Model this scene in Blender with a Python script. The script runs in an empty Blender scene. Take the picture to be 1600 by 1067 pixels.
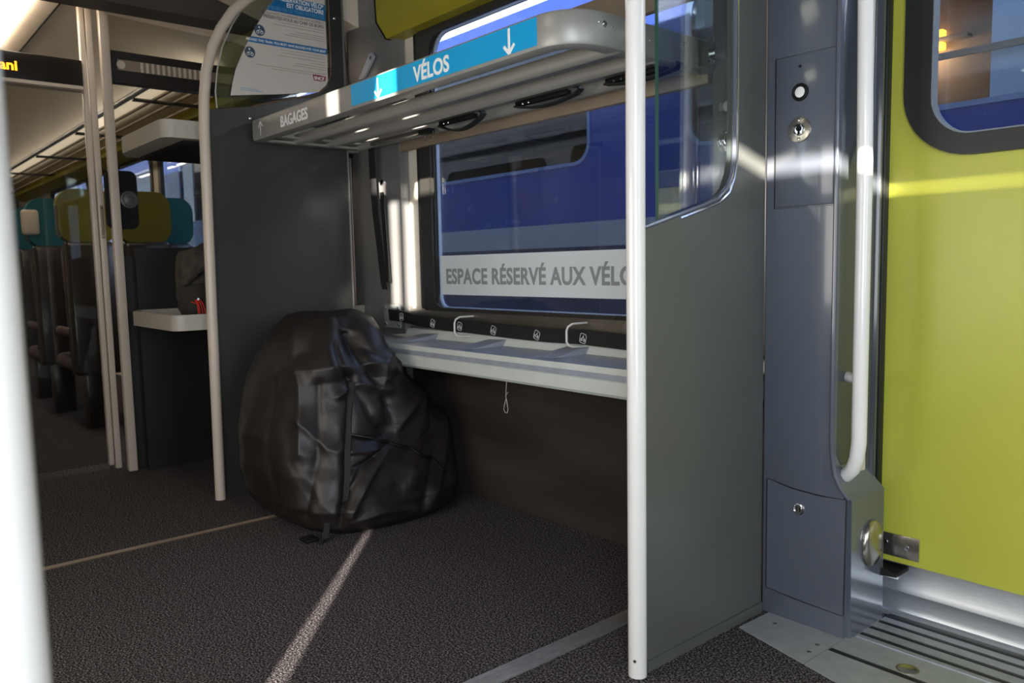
import bpy, bmesh, math, random
from mathutils import Vector, Matrix, noise
random.seed(7)
sc = bpy.context.scene
COL = sc.collection
PI = math.pi

# ------------------------------------------------------------------ camera
YAW, PITCH, ROLL, FPX = -8.64790553e-01, -9.63637027e-02, 2.06134613e-02, 1243.4
def make_camera():
    f = Vector((math.sin(YAW)*math.cos(PITCH), math.cos(YAW)*math.cos(PITCH), math.sin(PITCH)))
    rt = Vector((math.cos(YAW), -math.sin(YAW), 0)); dn = f.cross(rt)
    c, s = math.cos(ROLL), math.sin(ROLL)
    R = rt*c + dn*s; D = -rt*s + dn*c
    cam = bpy.data.cameras.new('camera'); ob = bpy.data.objects.new('camera', cam); COL.objects.link(ob)
    m = Matrix((R, -D, -f)).transposed().to_4x4(); m.translation = Vector((0, 0, 1.0))
    ob.matrix_world = m
    cam.sensor_width = 36; cam.lens = 36*FPX/1600; cam.clip_start = 0.02; cam.clip_end = 200
    cam.dof.use_dof = True; cam.dof.focus_distance = 2.4; cam.dof.aperture_fstop = 5.0
    sc.camera = ob
make_camera()

# ------------------------------------------------------------------ light
sc.view_settings.view_transform = 'Standard'; sc.view_settings.look = 'None'
sc.view_settings.gamma = 1; sc.view_settings.use_curve_mapping = False
sc.view_settings.exposure = 1.0
w = bpy.data.worlds.new('sky'); sc.world = w; w.use_nodes = True
nt = w.node_tree; bg = nt.nodes['Background']
tc = nt.nodes.new('ShaderNodeTexCoord'); sx = nt.nodes.new('ShaderNodeSeparateXYZ'); cr = nt.nodes.new('ShaderNodeValToRGB')
nt.links.new(tc.outputs['Generated'], sx.inputs[0]); nt.links.new(sx.outputs['Z'], cr.inputs[0]); nt.links.new(cr.outputs[0], bg.inputs[0])
cr.color_ramp.elements[0].color = (.75, .84, 1, 1); cr.color_ramp.elements[1].color = (.22, .42, .95, 1)
bg.inputs[1].default_value = 1.25
SUN_DIR = Vector((-1.12, 1, -0.27))
sun = bpy.data.lights.new('sun', 'SUN'); so = bpy.data.objects.new('sun', sun); COL.objects.link(so)
sun.energy = 20; sun.color = (1, .93, .82); sun.angle = math.radians(.53)
so.rotation_euler = SUN_DIR.to_track_quat('-Z', 'Y').to_euler()
def area(name, loc, size, d, power, color):
    l = bpy.data.lights.new(name, 'AREA'); l.shape = 'RECTANGLE'; l.size, l.size_y = size; l.energy = power; l.color = color
    o = bpy.data.objects.new(name, l); COL.objects.link(o); o.location = loc
    o.rotation_euler = Vector(d).to_track_quat('-Z', 'Y').to_euler(); return o
area('door_daylight', (.45, -.44, 1.1), (1.3, 1.5), (-.30, 1, -.1), 40, (.80, .89, 1))
area('vestibule_daylight', (1.45, 1.0, 1.2), (1.0, 1.2), (-1, .35, -.15), 9, (.9, .94, 1))
area('ceiling_light_glow', (-5.0, .85, 2.2), (.2, 1.6), (0, 0, -1), 1.2, (1, .86, .72))
area('bay_fill', (-1.9, -.44, 1.0), (1.3, .8), (.05, 1, .06), 9, (1, .95, .88))  # added fill from behind the camera, brightens the tray shelf and slat fronts
area('saloon_ceiling_fill', (-8.2, 1.75, 2.12), (7, .15), (0, -.4, 1), 3.2, (1, .93, .82))  # added upward fill that lightens the saloon ceiling, no fitting behind it
area('bay_lamp', (-1.9, .35, 2.3), (.3, .3), (0, 0, -1), 1.6, (1, .86, .70))

# ------------------------------------------------------------------ materials
def lin(c):
    return tuple((x/12.92 if x <= .04045 else ((x+.055)/1.055)**2.4) for x in [v/255 for v in c]) + (1,)
def pm(name, rgb, rough=.5, metal=0, var=.06, scale=6, bump=0, bscale=60, coat=0, stretch=None, rvar=.08, spec=.5):
    m = bpy.data.materials.new(name); m.use_nodes = True
    n = m.node_tree; b = n.nodes['Principled BSDF']; c = lin(rgb)
    tc = n.nodes.new('ShaderNodeTexCoord'); mp = n.nodes.new('ShaderNodeMapping')
    n.links.new(tc.outputs['Object'], mp.inputs[0])
    if stretch: mp.inputs['Scale'].default_value = stretch
    t = n.nodes.new('ShaderNodeTexNoise'); t.inputs['Scale'].default_value = scale; t.inputs['Detail'].default_value = 5
    n.links.new(mp.outputs[0], t.inputs['Vector'])
    r = n.nodes.new('ShaderNodeValToRGB'); r.color_ramp.elements[0].position = .3; r.color_ramp.elements[1].position = .7
    r.color_ramp.elements[0].color = tuple(x*(1-var) for x in c[:3])+(1,); r.color_ramp.elements[1].color = tuple(min(1, x*(1+var)) for x in c[:3])+(1,)
    n.links.new(t.outputs['Fac'], r.inputs[0]); n.links.new(r.outputs[0], b.inputs['Base Color'])
    mr = n.nodes.new('ShaderNodeMapRange'); mr.inputs['To Min'].default_value = max(.02, rough-rvar); mr.inputs['To Max'].default_value = min(1, rough+rvar)
    n.links.new(t.outputs['Fac'], mr.inputs[0]); n.links.new(mr.outputs[0], b.inputs['Roughness'])
    b.inputs['Metallic'].default_value = metal; b.inputs['Coat Weight'].default_value = coat; b.inputs['Coat Roughness'].default_value = .08
    b.inputs['Specular IOR Level'].default_value = spec
    if bump:
        t2 = n.nodes.new('ShaderNodeTexNoise'); t2.inputs['Scale'].default_value = bscale; t2.inputs['Detail'].default_value = 3
        n.links.new(mp.outputs[0], t2.inputs['Vector'])
        bp = n.nodes.new('ShaderNodeBump'); bp.inputs['Strength'].default_value = bump; bp.inputs['Distance'].default_value = .01
        n.links.new(t2.outputs['Fac'], bp.inputs['Height']); n.links.new(bp.outputs[0], b.inputs['Normal'])
    return m
def emit(name, rgb, s):
    m = bpy.data.materials.new(name); m.use_nodes = True; b = m.node_tree.nodes['Principled BSDF']
    b.inputs['Base Color'].default_value = lin(rgb); b.inputs['Emission Color'].default_value = lin(rgb); b.inputs['Emission Strength'].default_value = s
    return m
def glass(name, tint, refl=1.0):
    m = bpy.data.materials.new(name); m.use_nodes = True; n = m.node_tree; n.nodes.clear()
    o = n.nodes.new('ShaderNodeOutputMaterial'); t = n.nodes.new('ShaderNodeBsdfTransparent'); g = n.nodes.new('ShaderNodeBsdfGlossy')
    g.inputs['Roughness'].default_value = .01; t.inputs[0].default_value = tint+(1,)
    mx = n.nodes.new('ShaderNodeMixShader'); f = n.nodes.new('ShaderNodeFresnel')
    ge = n.nodes.new('ShaderNodeNewGeometry'); mr = n.nodes.new('ShaderNodeMapRange'); mr.inputs['To Min'].default_value = 1.5; mr.inputs['To Max'].default_value = 1/1.5
    n.links.new(ge.outputs['Backfacing'], mr.inputs[0]); n.links.new(mr.outputs[0], f.inputs[0])
    mu = n.nodes.new('ShaderNodeMath'); mu.operation = 'MULTIPLY'; mu.inputs[1].default_value = refl
    n.links.new(f.outputs[0], mu.inputs[0]); n.links.new(mu.outputs[0], mx.inputs[0])
    n.links.new(t.outputs[0], mx.inputs[1]); n.links.new(g.outputs[0], mx.inputs[2]); n.links.new(mx.outputs[0], o.inputs[0])
    return m
def carpet_mat():
    m = pm('carpet', (62, 57, 60), .97, var=.0, bump=.7, bscale=260, spec=.1)
    n = m.node_tree; b = n.nodes['Principled BSDF']
    t = n.nodes.new('ShaderNodeTexNoise'); t.inputs['Scale'].default_value = 190; t.inputs['Detail'].default_value = 4; t.inputs['Roughness'].default_value = .8
    tc = n.nodes.new('ShaderNodeTexCoord'); n.links.new(tc.outputs['Object'], t.inputs['Vector'])
    r = n.nodes.new('ShaderNodeValToRGB'); e = r.color_ramp.elements
    e[0].position = .42; e[0].color = lin((15, 13, 14)); e[1].position = .60; e[1].color = lin((142, 134, 134))
    q = e.new(.5); q.color = lin((45, 41, 42))
    n.links.new(t.outputs['Fac'], r.inputs[0]); n.links.new(r.outputs[0], b.inputs['Base Color'])
    return m
CARPET = carpet_mat()
GREYG = pm('grey gloss paint', (84, 88, 97), .22, var=.03, coat=.6, rvar=.05)
GREYP = pm('dark grey laminate', (82, 83, 80), .38, var=.04, rvar=.05)
DARKP = pm('charcoal laminate', (50, 50, 48), .35, var=.05, rvar=.05)
WHITEP = pm('white powder coat', (226, 222, 216), .25, var=.02, coat=.4, rvar=.04)
VOID = pm('near black brown laminate', (24, 21, 20), .5, var=.1)
PLATE = pm('worn floor plate aluminium', (164, 166, 166), .42, metal=.35, var=.1, scale=25)
CREAMP = pm('cream handrail paint', (205, 192, 176), .32, var=.03, rvar=.04)
RACK = pm('satin grey aluminium', (158, 156, 150), .42, metal=.35, var=.05, rvar=.06)
ALU = pm('brushed aluminium', (186, 190, 194), .34, metal=.75, var=.07, scale=30, stretch=(1, 12, 12))
STEEL = pm('brushed stainless', (176, 170, 160), .24, metal=.95, var=.08, scale=40, stretch=(1, 1, 20), rvar=.08)
SILL = pm('bronze tinted stainless', (128, 122, 112), .3, metal=.8, var=.12, scale=9)
CHROME = pm('chrome', (225, 225, 228), .12, metal=1, var=.02)
GREEN = pm('lime green laminate', (172, 172, 62), .34, var=.03, rvar=.04)
OLIVE = pm('olive green panel', (142, 134, 26), .45, var=.05)
RUBBER = pm('black rubber', (26, 27, 26), .42, var=.15, bump=.05)
BLACK = pm('matt black plastic', (14, 14, 15), .65, var=.1, spec=.25)
BEIGE = pm('beige wall laminate', (214, 206, 190), .4, var=.03)
TANP = pm('tan painted metal', (140, 124, 106), .45, var=.04)
PILL = pm('grey metallic pillar paint', (128, 127, 126), .32, metal=.4, var=.05)
BRONZE = pm('bronze edge trim', (120, 102, 88), .3, metal=.5, var=.05)
SHELF = pm('pale grey painted steel', (204, 208, 202), .38, var=.05, scale=14)
SHELFB = pm('worn bluish grey aluminium', (172, 178, 190), .36, metal=.3, var=.1, scale=18)
DWOOD = pm('dark brown wall laminate', (60, 53, 49), .33, var=.3, scale=2.2, stretch=(.5, 1, 3), coat=.1)
STRIPG = pm('ribbed floor trim aluminium', (150, 146, 142), .38, metal=.6, var=.1, scale=50)
BLUE = pm('cyan blue sticker', (24, 158, 214), .35, var=.02)
WHITES = pm('white lettering', (238, 240, 238), .45, var=.01)
WHITEBAND = pm('frosted white film', (240, 245, 244), .5, var=.02)
def translucent(m, k):
    n = m.node_tree; b = n.nodes['Principled BSDF']; o = n.nodes['Material Output']; t = n.nodes.new('ShaderNodeBsdfTranslucent'); t.inputs[0].default_value = (.85, .88, .88, 1)
    x = n.nodes.new('ShaderNodeMixShader'); x.inputs[0].default_value = k; n.links.new(b.outputs[0], x.inputs[1]); n.links.new(t.outputs[0], x.inputs[2]); n.links.new(x.outputs[0], o.inputs[0])
translucent(WHITEBAND, .3)
GREYT = pm('grey lettering', (146, 150, 150), .5, var=.02)
CLOTH = pm('black nylon cloth', (32, 27, 25), .45, var=.18, scale=5, bump=.25, bscale=22, spec=.5)
WEB = pm('black webbing', (20, 20, 21), .7, var=.15, bump=.2, bscale=300)
CEIL = pm('beige ceiling panel', (214, 200, 180), .6, var=.04)
CEILD = pm('dark brown ceiling panel', (66, 58, 52), .6, var=.05)
TRAINB = pm('deep blue coach paint', (34, 52, 114), .25, var=.05, coat=.4)
TRAING = pm('grey coach stripe', (104, 112, 124), .4, var=.04)
TRAIND = pm('dark navy coach skirt', (22, 30, 56), .45, var=.1)
TRAINR = pm('pale coach roof', (214, 224, 236), .5, var=.05)
NAVYG = glass('tinted coach glass', (.22, .27, .34), 2.0)
CLEARG = glass('lightly tinted coach glass', (.85, .88, .9), 1.6)
GLASS = glass('window glass', (.86, .90, .93), 1.5)
SCREEN = glass('partition glass', (.82, .88, .86), 2.2)
SALOONG = glass('saloon door glass', (.80, .80, .78), .5)
GEDGE = pm('green glass edge', (52, 82, 70), .15, var=.1)
TEAL = pm('teal headrest fabric', (14, 92, 100), .8, var=.06)
LIME = pm('lime headrest fabric', (100, 96, 16), .8, var=.06)
SKYB = pm('bright blue headrest fabric', (30, 120, 190), .8, var=.06)
SEATF = pm('purple grey seat fabric', (88, 76, 80), .95, var=.2, scale=60)
SHELL = pm('dark seat shell plastic', (44, 38, 36), .3, var=.08, coat=.3)
PAPER = pm('white poster paper', (204, 196, 188), .55, var=.02)
PBLUE = pm('poster blue ink', (20, 104, 160), .5, var=.03)
PBLUEL = pm('poster light blue ink', (96, 160, 200), .5, var=.03)
PGREY = pm('poster grey ink', (96, 92, 90), .5, var=.03)
PFINE = pm('poster fine print ink', (150, 142, 136), .5, var=.03)
PLUM = pm('plum red logo ink', (132, 22, 58), .45, var=.05)
CAMO = pm('dark camouflage fabric', (58, 52, 44), .9, var=.55, scale=26)
RED = pm('red cord', (200, 40, 16), .6, var=.1)
GROUND = pm('dark track ballast', (70, 66, 62), .95, var=.3, scale=20)
BROWNI = pm('brown coach interior panel', (112, 96, 84), .6, var=.05)
PALEB = pm('pale blue curtain', (190, 208, 228), .8, var=.05)
LAMPW = emit('white light diffuser', (255, 240, 220), 6)
LAMPO = emit('orange reading light', (255, 170, 30), 7)
LEDO = emit('orange led text', (255, 150, 20), 3)

# ------------------------------------------------------------------ mesh helpers
class MB:
    def __init__(s): s.b = bmesh.new()
    def _add(s, verts, faces):
        vs = [s.b.verts.new(v) for v in verts]
        for f in faces:
            try: s.b.faces.new([vs[i] for i in f])
            except ValueError: pass
        return vs
    def box(s, a, c, bev=0, seg=2):
        t = bmesh.new(); r = bmesh.ops.create_cube(t, size=1)
        for v in t.verts: v.co = Vector([(a[i]+c[i])/2 + v.co[i]*(c[i]-a[i]) for i in range(3)])
        if bev: bmesh.ops.bevel(t, geom=t.edges[:], offset=bev, segments=seg, affect='EDGES', profile=.5)
        me = bpy.data.meshes.new('t'); t.to_mesh(me); s.b.from_mesh(me); bpy.data.meshes.remove(me); t.free(); return s
    def tube(s, pts, r, n=14, close=False, flat=1.0, cap=True):
        pts = [Vector(p) for p in pts]; N = len(pts); rr = r if isinstance(r, (list, tuple)) else [r]*N
        up = None; rings = []
        for i, p in enumerate(pts):
            if close: t = (pts[(i+1) % N]-pts[i-1]).normalized()
            else: t = (pts[min(i+1, N-1)]-pts[max(i-1, 0)]).normalized()
            if up is None:
                up = Vector((0, 0, 1)) if abs(t.z) < .9 else Vector((1, 0, 0))
            u = (up - t*up.dot(t)).normalized(); v = t.cross(u); up = u
            rings.append([s.b.verts.new(p + (u*math.cos(2*PI*k/n)*flat + v*math.sin(2*PI*k/n))*rr[i]) for k in range(n)])
        for i in range(N if close else N-1):
            a, b = rings[i], rings[(i+1) % N]
            for k in range(n): s.b.faces.new([a[k], a[(k+1) % n], b[(k+1) % n], b[k]])
        if cap and not close: s.b.faces.new(rings[0][::-1]); s.b.faces.new(rings[-1])
        return s
    def ribbon(s, pts, wv, w, th, nv):           # flat strap: width along wv, thickness along nv
        pts = [Vector(p) for p in pts]; wv = Vector(wv).normalized()*w/2; rings = []
        for i, p in enumerate(pts):
            t = (pts[min(i+1, len(pts)-1)]-pts[max(i-1, 0)]).normalized()
            n_ = t.cross(wv.normalized()); n_ = n_.normalized()*th/2 if n_.length > .01 else Vector(nv)*th/2
            rings.append([s.b.verts.new(p+wv+n_), s.b.verts.new(p+wv-n_), s.b.verts.new(p-wv-n_), s.b.verts.new(p-wv+n_)])
        for a, b in zip(rings, rings[1:]):
            for k in range(4): s.b.faces.new([a[k], a[(k+1) % 4], b[(k+1) % 4], b[k]])
        s.b.faces.new(rings[0][::-1]); s.b.faces.new(rings[-1]); return s
    def prism(s, prof, axis, a, c):              # 2-D profile extruded along an axis
        o = [i for i in range(3) if i != axis]
        def P(q, h): v = [0, 0, 0]; v[o[0]], v[o[1]] = q; v[axis] = h; return v
        n = len(prof); s._add([P(q, a) for q in prof]+[P(q, c) for q in prof],
            [list(range(n))[::-1], list(range(n, 2*n))]+[[i, (i+1) % n, n+(i+1) % n, n+i] for i in range(n)]); return s
    def plate(s, outer, holes, axis, pos, th):   # plate with holes, thickness th along the axis
        t = bmesh.new(); o = [i for i in range(3) if i != axis]; es = []
        for loop in [outer]+list(holes):
            vs = []
            for q in loop:
                v = [0, 0, 0]; v[o[0]], v[o[1]] = q; v[axis] = pos; vs.append(t.verts.new(v))
            es += [t.edges.new((vs[i], vs[(i+1) % len(vs)])) for i in range(len(vs))]
        nv = [0, 0, 0]; nv[axis] = 1
        bmesh.ops.triangle_fill(t, edges=es, use_beauty=True, use_dissolve=False, normal=nv)
        r = bmesh.ops.extrude_face_region(t, geom=t.faces[:])
        d = [0, 0, 0]; d[axis] = th
        bmesh.ops.translate(t, verts=[g for g in r['geom'] if isinstance(g, bmesh.types.BMVert)], vec=d)
        me = bpy.data.meshes.new('t'); t.to_mesh(me); s.b.from_mesh(me); bpy.data.meshes.remove(me); t.free(); return s
    def lathe(s, c, axis, prof, n=24):           # prof: (radius, offset along axis)
        c = Vector(c); ax = Vector(axis).normalized(); u = ax.orthogonal().normalized(); v = ax.cross(u); rings = []
        for r, h in prof:
            rings.append([s.b.verts.new(c+ax*h+(u*math.cos(2*PI*k/n)+v*math.sin(2*PI*k/n))*max(r, 1e-5)) for k in range(n)])
        for a, b in zip(rings, rings[1:]):
            for k in range(n): s.b.faces.new([a[k], a[(k+1) % n], b[(k+1) % n], b[k]])
        s.b.faces.new(rings[0][::-1]); s.b.faces.new(rings[-1]); return s
    def ell(s, c, r, nu=20, nv=12, f=None):
        c = Vector(c); rows = []
        for j in range(nv+1):
            ph = PI*j/nv; rows.append([])
            for i in range(nu):
                th = 2*PI*i/nu; d = Vector((math.sin(ph)*math.cos(th), math.sin(ph)*math.sin(th), math.cos(ph)))
                p = Vector((d.x*r[0], d.y*r[1], d.z*r[2]))
                if f: p = f(p, d)
                rows[-1].append(s.b.verts.new(c+p))
        for a, b in zip(rows, rows[1:]):
            for k in range(nu): s.b.faces.new([a[k], b[k], b[(k+1) % nu], a[(k+1) % nu]])
        return s
    def build(s, name, mat, parent=None, smooth=35):
        bmesh.ops.remove_doubles(s.b, verts=s.b.verts, dist=1e-6)
        bmesh.ops.recalc_face_normals(s.b, faces=s.b.faces)
        me = bpy.data.meshes.new(name); s.b.to_mesh(me); s.b.free()
        if smooth: me.shade_smooth(); me.set_sharp_from_angle(angle=math.radians(smooth))
        me.materials.append(mat)
        o = bpy.data.objects.new(name, me); COL.objects.link(o)
        if parent:
            o.parent = parent
            if parent.type == 'EMPTY': o.matrix_parent_inverse = Matrix.Translation(parent.location).inverted()
        return o
def tag(o, label=None, cat=None, group=None, kind=None):
    for k, v in (('label', label), ('category', cat), ('group', group), ('kind', kind)):
        if v: o[k] = v
    return o
def thing(name, loc, label, cat, group=None):
    o = bpy.data.objects.new(name, None); COL.objects.link(o); o.location = loc; o.empty_display_size = .05
    return tag(o, label, cat, group)
def struct(mb, name, mat, label=None, smooth=35):
    return tag(mb.build(name, mat, None, smooth), label, None, None, 'structure')
def dup(root):
    def cp(o, par):
        c = o.copy(); COL.objects.link(c); c.parent = par
        for ch in o.children: cp(ch, c)
        return c
    return cp(root, None)
def lab(o, t): o['label'] = t; return o
def rrect(x0, x1, y0, y1, r, n=6):
    rs = r if isinstance(r, (list, tuple)) else [r]*4   # corners: x0y0, x1y0, x1y1, x0y1
    out = []
    for (cx, cy, a0), q in zip(((x0, y0, PI), (x1, y0, 1.5*PI), (x1, y1, 0), (x0, y1, .5*PI)), rs):
        ccx = cx+q if cx == x0 else cx-q; ccy = cy+q if cy == y0 else cy-q
        for k in range(n+1):
            a = a0+k*PI/2/n; out.append((ccx+q*math.cos(a), ccy+q*math.sin(a)))
    cl = []
    for p in out:
        if not cl or (abs(p[0]-cl[-1][0])+abs(p[1]-cl[-1][1])) > 1e-6: cl.append(p)
    return cl
def text(body, name, loc, right, up, size, mat, parent, bold=0, squeeze=1, align='LEFT', depth=.0006, space=1):
    cu = bpy.data.curves.new('t', 'FONT'); cu.body = body; cu.size = size; cu.align_x = align; cu.extrude = depth; cu.offset = bold*size; cu.space_character = space
    cu.resolution_u = 4
    o = bpy.data.objects.new('t', cu); COL.objects.link(o)
    dg = bpy.context.evaluated_depsgraph_get(); me = bpy.data.meshes.new_from_object(o.evaluated_get(dg)); bpy.data.objects.remove(o)
    R = Vector(right).normalized(); U = Vector(up).normalized(); N = R.cross(U)
    m = Matrix((R*squeeze, U, N)).transposed().to_4x4(); m.translation = Vector(loc); me.transform(m)
    me.materials.clear(); me.materials.append(mat); me.name = name
    ob = bpy.data.objects.new(name, me); COL.objects.link(ob)
    if parent:
        ob.parent = parent
        if parent.type == 'EMPTY': ob.matrix_parent_inverse = Matrix.Translation(parent.location).inverted()
    return ob

# ------------------------------------------------------------------ room shell
WY = 2.09; PR = -1.215; PL = -3.44; YB = -.5; CZ = 2.38
struct(MB().box((-14, YB-.1, -.08), (3.2, 2.3, 0)), 'floor', CARPET, 'dark speckled carpet floor')
struct(MB().box((-3.46, YB-.1, CZ), (1.6, 2.3, CZ+.05)), 'ceiling', CEILD, 'dark ceiling of the bicycle bay')
cl = MB().prism([(-.6, 2.3), (.2, 2.36), (1.35, 2.34), (1.75, 2.22), (2.2, 2.1), (2.2, 2.5), (-.6, 2.5)], 0, -13, -3.46)
struct(cl, 'ceiling_trim_1', CEIL, 'beige curved ceiling of the seating saloon')
for i, y in enumerate((.98, 1.42)):
    z = 2.35 if y < 1.2 else 2.335
    struct(MB().box((-13, y, z-.01-.005*i), (-3.5, y+.006, z+.01)), 'trim_%d' % (i+1), BLACK, 'dark seam between beige ceiling panels')
# window wall : holes for the bay window, the window behind the left screen and the saloon windows
H1 = rrect(-2.95, -1.47, .807, 2.01, [.06, .06, .1, .1])
H2 = rrect(-4.95, -3.72, 1.0, 2.0, .09)
H3 = rrect(-6.75, -5.25, 1.0, 1.95, .09); H4 = rrect(-8.7, -7.0, 1.0, 1.95, .09); H5 = rrect(-10.8, -9.1, 1.0, 1.95, .09)
wall = MB().plate([(-13, 0), (-1.0, 0), (-1.0, 2.6), (-13, 2.6)], [H1, H2, H3, H4, H5], 1, WY, .022)
struct(wall, 'wall_right', BEIGE, 'beige window wall of the coach')
struct(MB().box((-3.44, 2.075, 0), (PR, 2.089, .58)), 'wall_panel_trim', DWOOD, 'scuffed dark brown lower wall panel of the bicycle bay')
# opposite side of the coach: unseen wall, its gaps shaped to place the sun patches
def slot(x0, x1, z0, z1, x2=None, x3=None):
    return [(x0, z0), (x1, z0), (x3 if x3 is not None else x1, z1), (x2 if x2 is not None else x0, z1)]
def bp(X, Y, Z): t = (Y-YB); return (X+1.12*t, Z+.27*t)
a0 = bp(-1.805+.10, .60, 0); a1 = bp(-2.625, 1.50, 0)
A = [(a1[0]-.118+.055, a0[1]-.12), (a1[0]+.06, a0[1]-.12), (a1[0]+.028, a1[1]), (a1[0]-.012, a1[1])]
x0, z0 = bp(-2.724, 1.45, 1.50); x1, z1 = bp(-2.634, 1.45, 1.75)
B = slot(x0, x1, 2.02, 2.30)
x2, _ = bp(-2.40, 1.45, 1.56); x3, _ = bp(-2.25, 1.45, 1.7)
C_ = [(x2+.0, 2.02), (x3, 2.02), (x3, 2.30), (x2+.075, 2.30)]
B2 = slot(-.415, -.335, 1.50, 1.99); B3 = slot(-.300, -.245, 1.50, 1.99)
D = slot(.012, .098, .55, 1.75)
E_ = [(1.05, 1.885), (1.93, 1.885), (2.05, 1.899), (2.9, 1.9005), (2.9, 1.904), (2.05, 1.906), (1.93, 1.925), (1.05, 1.925)]
opp = MB().plate([(-13, 0), (3.2, 0), (3.2, 2.7), (-13, 2.7)], [A, B, B2, B3, C_, D, E_], 1, YB-.012, .012)
struct(opp, 'wall_left', BEIGE, 'unseen coach wall behind the camera, gaps shaped for the sun patches', smooth=0)
struct(MB().box((-1.17, YB, 0), (-1.145, -.10, 2.37)), 'wall_blocker', GREYP, 'added unseen light blocker behind the camera')  # out of view, added to keep the door daylight off the left side
struct(MB().box((3.2, YB-.1, -.08), (3.3, 2.5, 2.7)), 'wall_front', GREYP, 'end wall of the vestibule')
struct(MB().box((-13.1, YB-.1, -.08), (-13, 2.5, 2.7)), 'wall_end', GREYP, 'far end wall of the saloon')
struct(MB().box((1.6, YB-.1, CZ), (3.2, 2.5, CZ+.05)), 'ceiling_vestibule', CEILD, 'dark vestibule ceiling')
# coach roof outside
struct(MB().box((-13, YB-.1, 2.55), (3.2, 2.24, 2.62)), 'roof_trim', PILL, 'coach roof')

# bay window
win = MB().plate(rrect(-3.08, -1.36, .80, 2.06, .02), [H1], 1, WY-.012, .03).build('window_1', RUBBER); tag(win, 'wide rubber framed window behind the bicycle bay', None, None, 'structure')
MB().plate(rrect(-3.045, -1.38, .80, 2.04, .02), [rrect(-2.96, -1.46, .815, 2.005, [.06, .06, .1, .1])], 1, WY-.022, .012).build('window_frame', pm('dark window frame metal', (74, 72, 68), .28, metal=.6), win)
MB().plate(rrect(-2.955, -1.47, .808, 2.01, [.055, .055, .1, .1]), [rrect(-2.945, -1.48, .818, 2.0, [.05, .05, .095, .095])], 1, WY+.004, .012).build('window_seal', pm('pale blue edge seal', (150, 170, 205), .3), win)
MB().plate(rrect(-2.955, -1.465, .80, 2.015, .06), [], 1, WY+.012, .006).build('window_pane', GLASS, win)
wb = MB().box((-2.95, WY+.007, .872), (-1.47, WY+.0112, 1.045)).build('window_banner', WHITEBAND, win); lab(wb, 'frosted white band reading ESPACE RÉSERVÉ AUX VÉLOS')
text('ESPACE RÉSERVÉ AUX VÉLOS', 'window_lettering', (-2.905, WY+.0065, .922), (1, 0, 0), (0, 0, 1), .0915, GREYT, wb, bold=.030, squeeze=.935, space=1.04)
for i, H in enumerate((H2, H3, H4, H5)):
    xs = [p[0] for p in H]; zs = [p[1] for p in H]
    f = MB().plate(rrect(min(xs)-.05, max(xs)+.05, min(zs)-.05, max(zs)+.05, .1), [rrect(min(xs)+.01, max(xs)-.01, min(zs)+.01, max(zs)-.01, .085)], 1, WY-.01, .03).build('window_%d' % (i+2), RUBBER)
    tag(f, 'saloon window with black rubber frame', None, None, 'structure')
    MB().plate(H, [], 1, WY+.02, .006).build('window_pane', GLASS, f)

# overhead green panel above the window
prof = [(2.088, 2.034), (2.015, 2.036), (1.967, 2.10), (1.955, 2.37), (2.088, 2.37)]
g = MB().prism(prof, 0, -3.20, -1.23).build('overhead_duct', OLIVE); tag(g, 'olive green chamfered overhead duct above the bay window', 'duct')
MB().prism([(y-.001 if y < 2.08 else y, z-.001) for y, z in prof], 0, -3.212, -3.2005).build('edge_trim', BLACK, g)
# left wall pillar
p = thing('wall_pillar', (-3.42, 2.06, 0), 'grey metallic pillar between the charcoal screen and the beige strip', 'pillar')
b = MB(); pr = [(-3.62, 2.085), (-3.61, 2.045), (-3.585, 2.025), (-3.55, 2.018), (-3.25, 2.038), (-3.168, 2.043), (-3.163, 2.085)]
b.prism([(x, y) for x, y in pr], 2, 0, 2.37); b.build('pillar_cover', PILL, p)
MB().tube([(-3.60, 2.03, 0.02), (-3.60, 2.03, 1.9), (-3.595, 2.01, 2.1), (-3.585, 1.98, 2.36)], .012).build('edge_trim', BRONZE, p)
MB().tube([(-3.31, 2.032, 1.40), (-3.31, 2.028, 1.401)], .013).build('bolt', CHROME, p)
lv = MB().plate([(-3.47, 1.90), (-3.42, 1.90), (-3.335, 1.965), (-3.32, 1.985), (-3.335, 2.005), (-3.36, 2.0)], [], 1, 2.016, .01).build('release_lever', SHELFB, p)
MB().lathe((-3.345, 2.016, 1.98), (0, -1, 0), [(.008, 0), (.008, .004), (.003, .006)], 12).build('lever_screw', STEEL, lv)

p2 = MB(); p2.box((-1.462, 2.052, .715), (-1.24, 2.0885, 2.37), .01); tag(p2.build('wall_pillar', PILL), 'grey pillar strip between the bay window and the right glass screen', 'pillar')
# ------------------------------------------------------------------ glazed screens either side of the bay
def screen(x, outer, hole_glass, label, mat):
    t = thing('bay_screen', (x, 1.6, 0), label, 'screen')
    MB().plate(outer, [], 0, x-.022, .022).build('panel', mat, t)
    return t
cutR = [(1.445, 1.079), (1.573, 1.112), (1.676, 1.139), (1.73, 1.155), (1.768, 1.182), (1.79, 1.22), (1.802, 1.27), (1.804, 1.34), (1.80, 2.37)]
sR = screen(PR, [(1.445, 0), (1.95, 0), (1.95, 2.37)]+cutR[::-1], None, 'grey screen with a clear glass top beside the green door', GREYP)
MB().tube([(PR+.001, y, z) for y, z in cutR], .006, 8).build('glazing_seal', GREYG, sR)
MB().tube([(PR+.001, y+.006 if y < 1.75 else y+.012, z-.009) for y, z in cutR[1:]], .005, 8).build('trim_bead', CHROME, sR)
MB().box((PR, 1.448, .0), (PR+.006, 1.948, .028)).build('kick_strip', GREYP, sR)
MB().box((PR-.024, 1.440, 0), (PR+.001, 1.449, 1.08)).build('edge_strip', GREYP, sR)
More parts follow.
